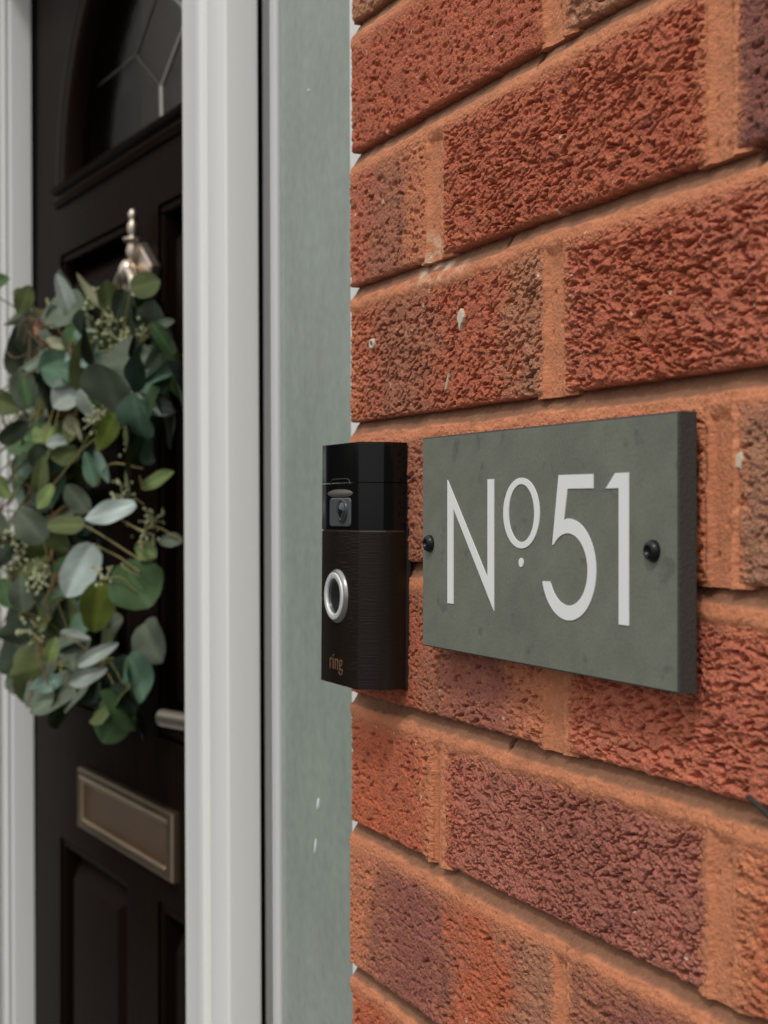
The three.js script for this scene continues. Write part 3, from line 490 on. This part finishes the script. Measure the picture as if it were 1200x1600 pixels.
// ---------------------------------------------------------------- eucalyptus wreath
const wreath = thing('wreath', 'eucalyptus wreath of round grey green leaves hanging on the dark door', 'wreath', [-0.83, EYE, -0.05]);
{
  const O = [-830, 0, -50];
  const LC = { g: A(56, 76, 46, 1.55), t: A(66, 88, 70, 1.55), o: A(68, 76, 44, 1.55), k: A(76, 84, 70, 1.55), p: A(126, 134, 126, 1.55), q: A(124, 124, 98, 1.55), m: A(100, 120, 108, 1.55), h: A(98, 112, 68, 1.55), y: A(72, 82, 28, 1.55), w: A(146, 157, 151, 1.55), d: A(36, 45, 32, 1.55), f: A(172, 122, 100, 1.55), r: A(110, 52, 30, 1.5) };
  const LM = {};
  for (const k in LC) LM[k] = new THREE.MeshPhysicalMaterial({ color: new THREE.Color().setRGB(...LC[k]), vertexColors: true, roughness: 0.68, specularIntensity: 0.45, bumpMap: paintTex, bumpScale: 0.0006 });
  function leafGeo(fold, curl, wave, round, s) {                   // base at the origin, tip at y = 1, half width 0.5
    const nu = 10, nv = 6, P = [], C = [], I = [], UV = [];
    for (let i = 0; i <= nu; i++) for (let j = 0; j <= nv; j++) {
      const t = i / nu, q = (j / nv - 0.5) * 2, w = 0.5 * Math.pow(Math.sin(Math.PI * Math.pow(0.02 + t * 0.975, round)), 0.54) + 0.004;
      const x = q * w * (1 + 0.05 * Math.sin(t * 9 + s)), z = fold * Math.abs(q) * w + curl * (t - 0.35) ** 2 + wave * Math.sin(t * 7 + s + q) * q * w;
      P.push(x, t, z); UV.push(x * 0.05, t * 0.06);
      const c = (0.92 + 0.1 * ns(x * 6, t * 5, s | 0)) * (j === nv / 2 ? 1.4 : 1); C.push(c, c, c);
    }
    for (let i = 0; i < nu; i++) for (let j = 0; j < nv; j++) { const a = i * (nv + 1) + j; I.push(a, a + 1, a + nv + 2, a, a + nv + 2, a + nv + 1); }
    const g = new THREE.BufferGeometry(); g.setAttribute('position', new THREE.Float32BufferAttribute(P, 3)); g.setAttribute('color', new THREE.Float32BufferAttribute(C, 3)); g.setAttribute('uv', new THREE.Float32BufferAttribute(UV, 2)); g.setIndex(I); g.computeVertexNormals(); return g;
  }
  const LG = [leafGeo(0.18, 0.15, 0.1, 0.85, 1), leafGeo(0.3, -0.2, 0.15, 0.8, 2), leafGeo(0.1, 0.3, 0.2, 0.95, 3), leafGeo(-0.2, 0.2, 0.12, 0.78, 4), leafGeo(0.22, -0.32, 0.1, 0.9, 5)];
  function leaf(b, t, w, key, face, roll) {                      // world millimetres; face = where the upper side looks
    const B = new THREE.Vector3(b[0] - O[0], b[1] - O[1], b[2] - O[2]).multiplyScalar(0.001), Tp = new THREE.Vector3(t[0] - O[0], t[1] - O[1], t[2] - O[2]).multiplyScalar(0.001);
    const y = Tp.clone().sub(B), L = y.length(); y.normalize();
    const z = face.clone().addScaledVector(y, -face.dot(y)).normalize().applyAxisAngle(y, roll), x = y.clone().cross(z);
    const m = part('leaf', LG[Math.floor(rnd() * LG.length)], LM[key], wreath);
    m.quaternion.setFromRotationMatrix(new THREE.Matrix4().makeBasis(x, y, z)); m.position.copy(B); m.scale.set(w * 0.001 / Math.max(0.55, Math.cos(roll)), L, L * 0.8);
    return m;
  }
  const HERO = [
    [-911,249,50,-890,260,28,23,'g'],
    [-866,217,21,-854,248,11,22,'o'],
    [-870,222,10,-888,207,33,11,'k'],
    [-880,244,25,-872,233,4,15,'o'],
    [-801,209,-21,-797,253,-6,17,'p'],
    [-760,214,-46,-769,250,-20,9,'q'],
    [-795,209,-21,-782,224,-49,15,'o'],
    [-823,190,-15,-820,223,-4,25,'k'],
    [-780,168,-16,-781,207,-26,25,'g'],
    [-808,184,3,-790,173,-16,12,'q'],
    [-796,162,-14,-806,151,12,31,'t'],
    [-755,140,-28,-768,151,0,25,'t'],
    [-733,151,-16,-719,160,-44,15,'m'],
    [-760,136,-27,-778,111,4,35,'p'],
    [-749,129,-21,-747,99,-38,28,'p'],
    [-847,154,25,-852,112,13,29,'k'],
    [-834,146,23,-826,111,19,14,'g'],
    [-745,138,-32,-745,106,-41,24,'g'],
    [-689,225,-57,-681,233,-85,28,'o'],
    [-747,210,-50,-744,241,-44,24,'o'],
    [-716,228,-59,-708,199,-47,21,'d'],
    [-661,189,-70,-660,150,-98,17,'g'],
    [-677,186,-79,-665,193,-94,11,'k'],
    [-673,167,-90,-681,134,-65,16,'d'],
    [-691,113,-47,-676,104,-100,26,'p'],
    [-724,142,-57,-724,124,-61,15,'r'],
    [-784,102,-15,-781,81,-20,15,'q'],
    [-768,99,-15,-770,74,-25,6,'q'],
    [-820,76,-21,-818,73,1,18,'p'],
    [-778,64,-25,-796,58,3,20,'o'],
    [-697,104,-45,-702,62,-26,20,'y'],
    [-830,19,7,-820,60,5,18,'o'],
    [-856,49,7,-857,76,1,18,'d'],
    [-798,29,-2,-815,4,10,17,'h'],
    [-770,0,-31,-772,29,-10,24,'k'],
    [-752,27,-36,-760,63,-27,17,'t'],
    [-837,-31,0,-845,3,27,35,'k'],
    [-892,39,44,-890,15,27,21,'h'],
    [-763,-14,-27,-785,-16,7,24,'o'],
    [-670,24,-63,-650,39,-91,17,'h'],
    [-683,8,-61,-712,-8,-18,22,'w'],
    [-711,78,-59,-709,55,-73,19,'d'],
    [-730,63,-31,-729,30,-44,10,'m'],
    [-650,-29,-99,-669,-28,-79,15,'k'],
    [-735,-33,-29,-745,-87,-4,36,'w'],
    [-704,-69,-30,-713,-123,-25,35,'y'],
    [-869,-130,5,-895,-136,39,27,'d'],
    [-867,-109,17,-859,-70,21,28,'k'],
    [-888,-106,26,-901,-75,34,24,'g'],
    [-851,-166,-3,-864,-179,32,25,'o'],
    [-813,-179,-15,-826,-189,16,17,'m'],
    [-804,-160,3,-792,-133,-3,16,'h'],
    [-754,-160,-17,-740,-136,-56,15,'p'],
    [-759,-177,-8,-736,-163,-43,17,'p'],
    [-792,-128,-8,-788,-136,-39,13,'p'],
    [-703,-52,-51,-686,-97,-76,56,'g'],
    [-695,-33,-64,-688,-46,-83,20,'h'],
    [-751,-199,-70,-760,-242,-44,44,'g'],
    [-746,-179,-53,-737,-209,-78,18,'d'],
    [-791,-178,-46,-790,-206,-31,27,'d'],
    [-904,129,49,-881,113,18,28,'o'],
    [-886,77,38,-879,100,9,21,'d'],
    [-901,-57,43,-898,-36,22,21,'d'],
    [-921,0,46,-913,-29,27,24,'k'],
  ];
  const toEye = new THREE.Vector3(0.93, 0.08, 0.36).normalize();
  for (const q of HERO) leaf(q.slice(0, 3), q.slice(3, 6), q[6], q[7], toEye.clone().add(new THREE.Vector3(rr(-0.2, 0.2), rr(-0.15, 0.35), rr(-0.2, 0.3))).normalize(), rr(-0.45, 0.45));
  { // a dried pink flower among the leaves
    const c = [-874, 203, -8];
    for (let i = 0; i < 9; i++) { const a = i * 2.4, m = leaf(c, [c[0] + 6 + 5 * Math.cos(a * 1.7), c[1] + 15 * Math.sin(a), c[2] + 13 * Math.cos(a)], 13, 'f', toEye, 0.3); m.name = 'petal'; }
  }
  const stemMat = std(A(112, 104, 62), 0.7);
  // each of the outer leaves hangs on a thin twig that comes from the ring
  for (const q of HERO) {
    const b = new THREE.Vector3(q[0] - O[0], q[1] - O[1], q[2] - O[2]).multiplyScalar(0.001), a = Math.atan2((b.y - 0.012) / 1.12, b.x), e = new THREE.Vector3(0.165 * Math.cos(a), 0.185 * Math.sin(a) + 0.012, -0.0838 * 0.165 * Math.cos(a));
    const mid = b.clone().lerp(e, 0.5).add(new THREE.Vector3(rr(-0.012, 0.012), rr(0.0, 0.014), rr(-0.006, 0.01)));
    part('stem', new THREE.TubeGeometry(new THREE.CatmullRomCurve3([b, mid, e]), 10, 0.0009, 5), stemMat, wreath);
  }
  // the body of the wreath: twigs bent round a ring and the leaves along them, thinner at the lower right
  const ringAt = (a, r, dz) => { const x = r * Math.cos(a), y = r * Math.sin(a) * 1.12; return new THREE.Vector3(x, y + 0.012, dz - 0.0838 * x); };
  const twigMat = [std(A(126, 96, 60), 0.8), std(A(120, 116, 66), 0.7), std(A(84, 62, 42), 0.8)];
  for (let k = 0; k < 40; k++) {
    const a0 = rr(0.3, 4.2), span = rr(0.5, 1.0), r0 = rr(0.12, 0.17), pts = [];
    for (let i = 0; i <= 6; i++) pts.push(ringAt(a0 + span * i / 6, r0 + 0.06 * (i / 6) * rr(0.2, 1) + rr(-0.008, 0.008), rr(-0.012, 0.012) + (k % 3) * 0.02 - 0.01 + 0.03 * i / 6));
    part('stem', new THREE.TubeGeometry(new THREE.CatmullRomCurve3(pts), 24, rr(0.0008, 0.0016), 6), twigMat[k % 3], wreath);
  }
  const mixKeys = 'gkoodtkkhtmohgdk';
  for (let k = 0; k < 225; k++) {
    const a = rr(0.25, 5.15), r = 0.165 + rr(-0.05, 0.05), c = ringAt(a, r, rr(-0.05, 0.025)), L = rr(46, 72);
    const dir = new THREE.Vector3(Math.cos(a + rr(-1.6, 1.6)), Math.sin(a + rr(-1.6, 1.6)), rr(-0.2, 0.7)).normalize();
    const b = [c.x * 1000 + O[0], c.y * 1000, c.z * 1000 + O[2]], t = [b[0] + dir.x * L, b[1] + dir.y * L, b[2] + dir.z * L];
    if ((Math.max(b[1], t[1]) > 228 && b[0] > -880) || Math.min(b[1], t[1]) < -232) continue;
    leaf(b, t, L * rr(0.68, 0.98), mixKeys[Math.floor(rnd() * 16)], new THREE.Vector3(rr(-0.4, 0.8), rr(-0.1, 0.6), rr(0.5, 1)).normalize(), rr(-0.5, 0.5));
  }
  // sprigs of tiny cream buds
  const budMat = std(A(160, 162, 124, 1.2), 0.7), bud = new THREE.IcosahedronGeometry(1, 1);
  const sprigs = [[150, 470, 1.52], [172, 500, 1.5], [160, 535, 1.5], [205, 520, 1.49], [215, 545, 1.48], [196, 560, 1.5], [150, 655, 1.5], [170, 640, 1.49], [205, 690, 1.49], [192, 775, 1.48], [240, 815, 1.46], [225, 830, 1.46], [60, 905, 1.57], [52, 895, 1.58], [20, 870, 1.62], [12, 890, 1.62], [46, 985, 1.58], [165, 905, 1.46], [22, 840, 1.6], [185, 600, 1.5], [168, 520, 1.49], [190, 535, 1.48], [178, 545, 1.48], [212, 530, 1.47], [158, 645, 1.47]];
  for (const [u, v, Z] of sprigs) {
    const dx = (u - 600) / 2250, c = new THREE.Vector3(0.737 + Z * (-0.9077 + dx * 0.4196) + 0.83, (800 - v) / 2250 * Z, 0.321 + Z * (-0.4196 - dx * 0.9077) + 0.05), gs = [];
    for (let i = 0; i < 20; i++) { const s = rr(0.0009, 0.0021), q = c.clone().add(new THREE.Vector3(rr(-0.014, 0.014), rr(-0.016, 0.016), rr(-0.014, 0.014))); gs.push(bud.clone().scale(s, s * 1.2, s).translate(q.x, q.y, q.z)); if (i % 3 === 0) { const d = q.clone().sub(c), l = d.length() || 0.001; const cy = new THREE.CylinderGeometry(0.0006, 0.0008, l, 5).translate(0, l / 2, 0); cy.applyQuaternion(new THREE.Quaternion().setFromUnitVectors(new THREE.Vector3(0, 1, 0), d.normalize())).translate(c.x, c.y, c.z); gs.push(cy.toNonIndexed()); } }
    part('bud_sprig', gs, budMat, wreath);
  }
}
renderer.render(scene, camera);
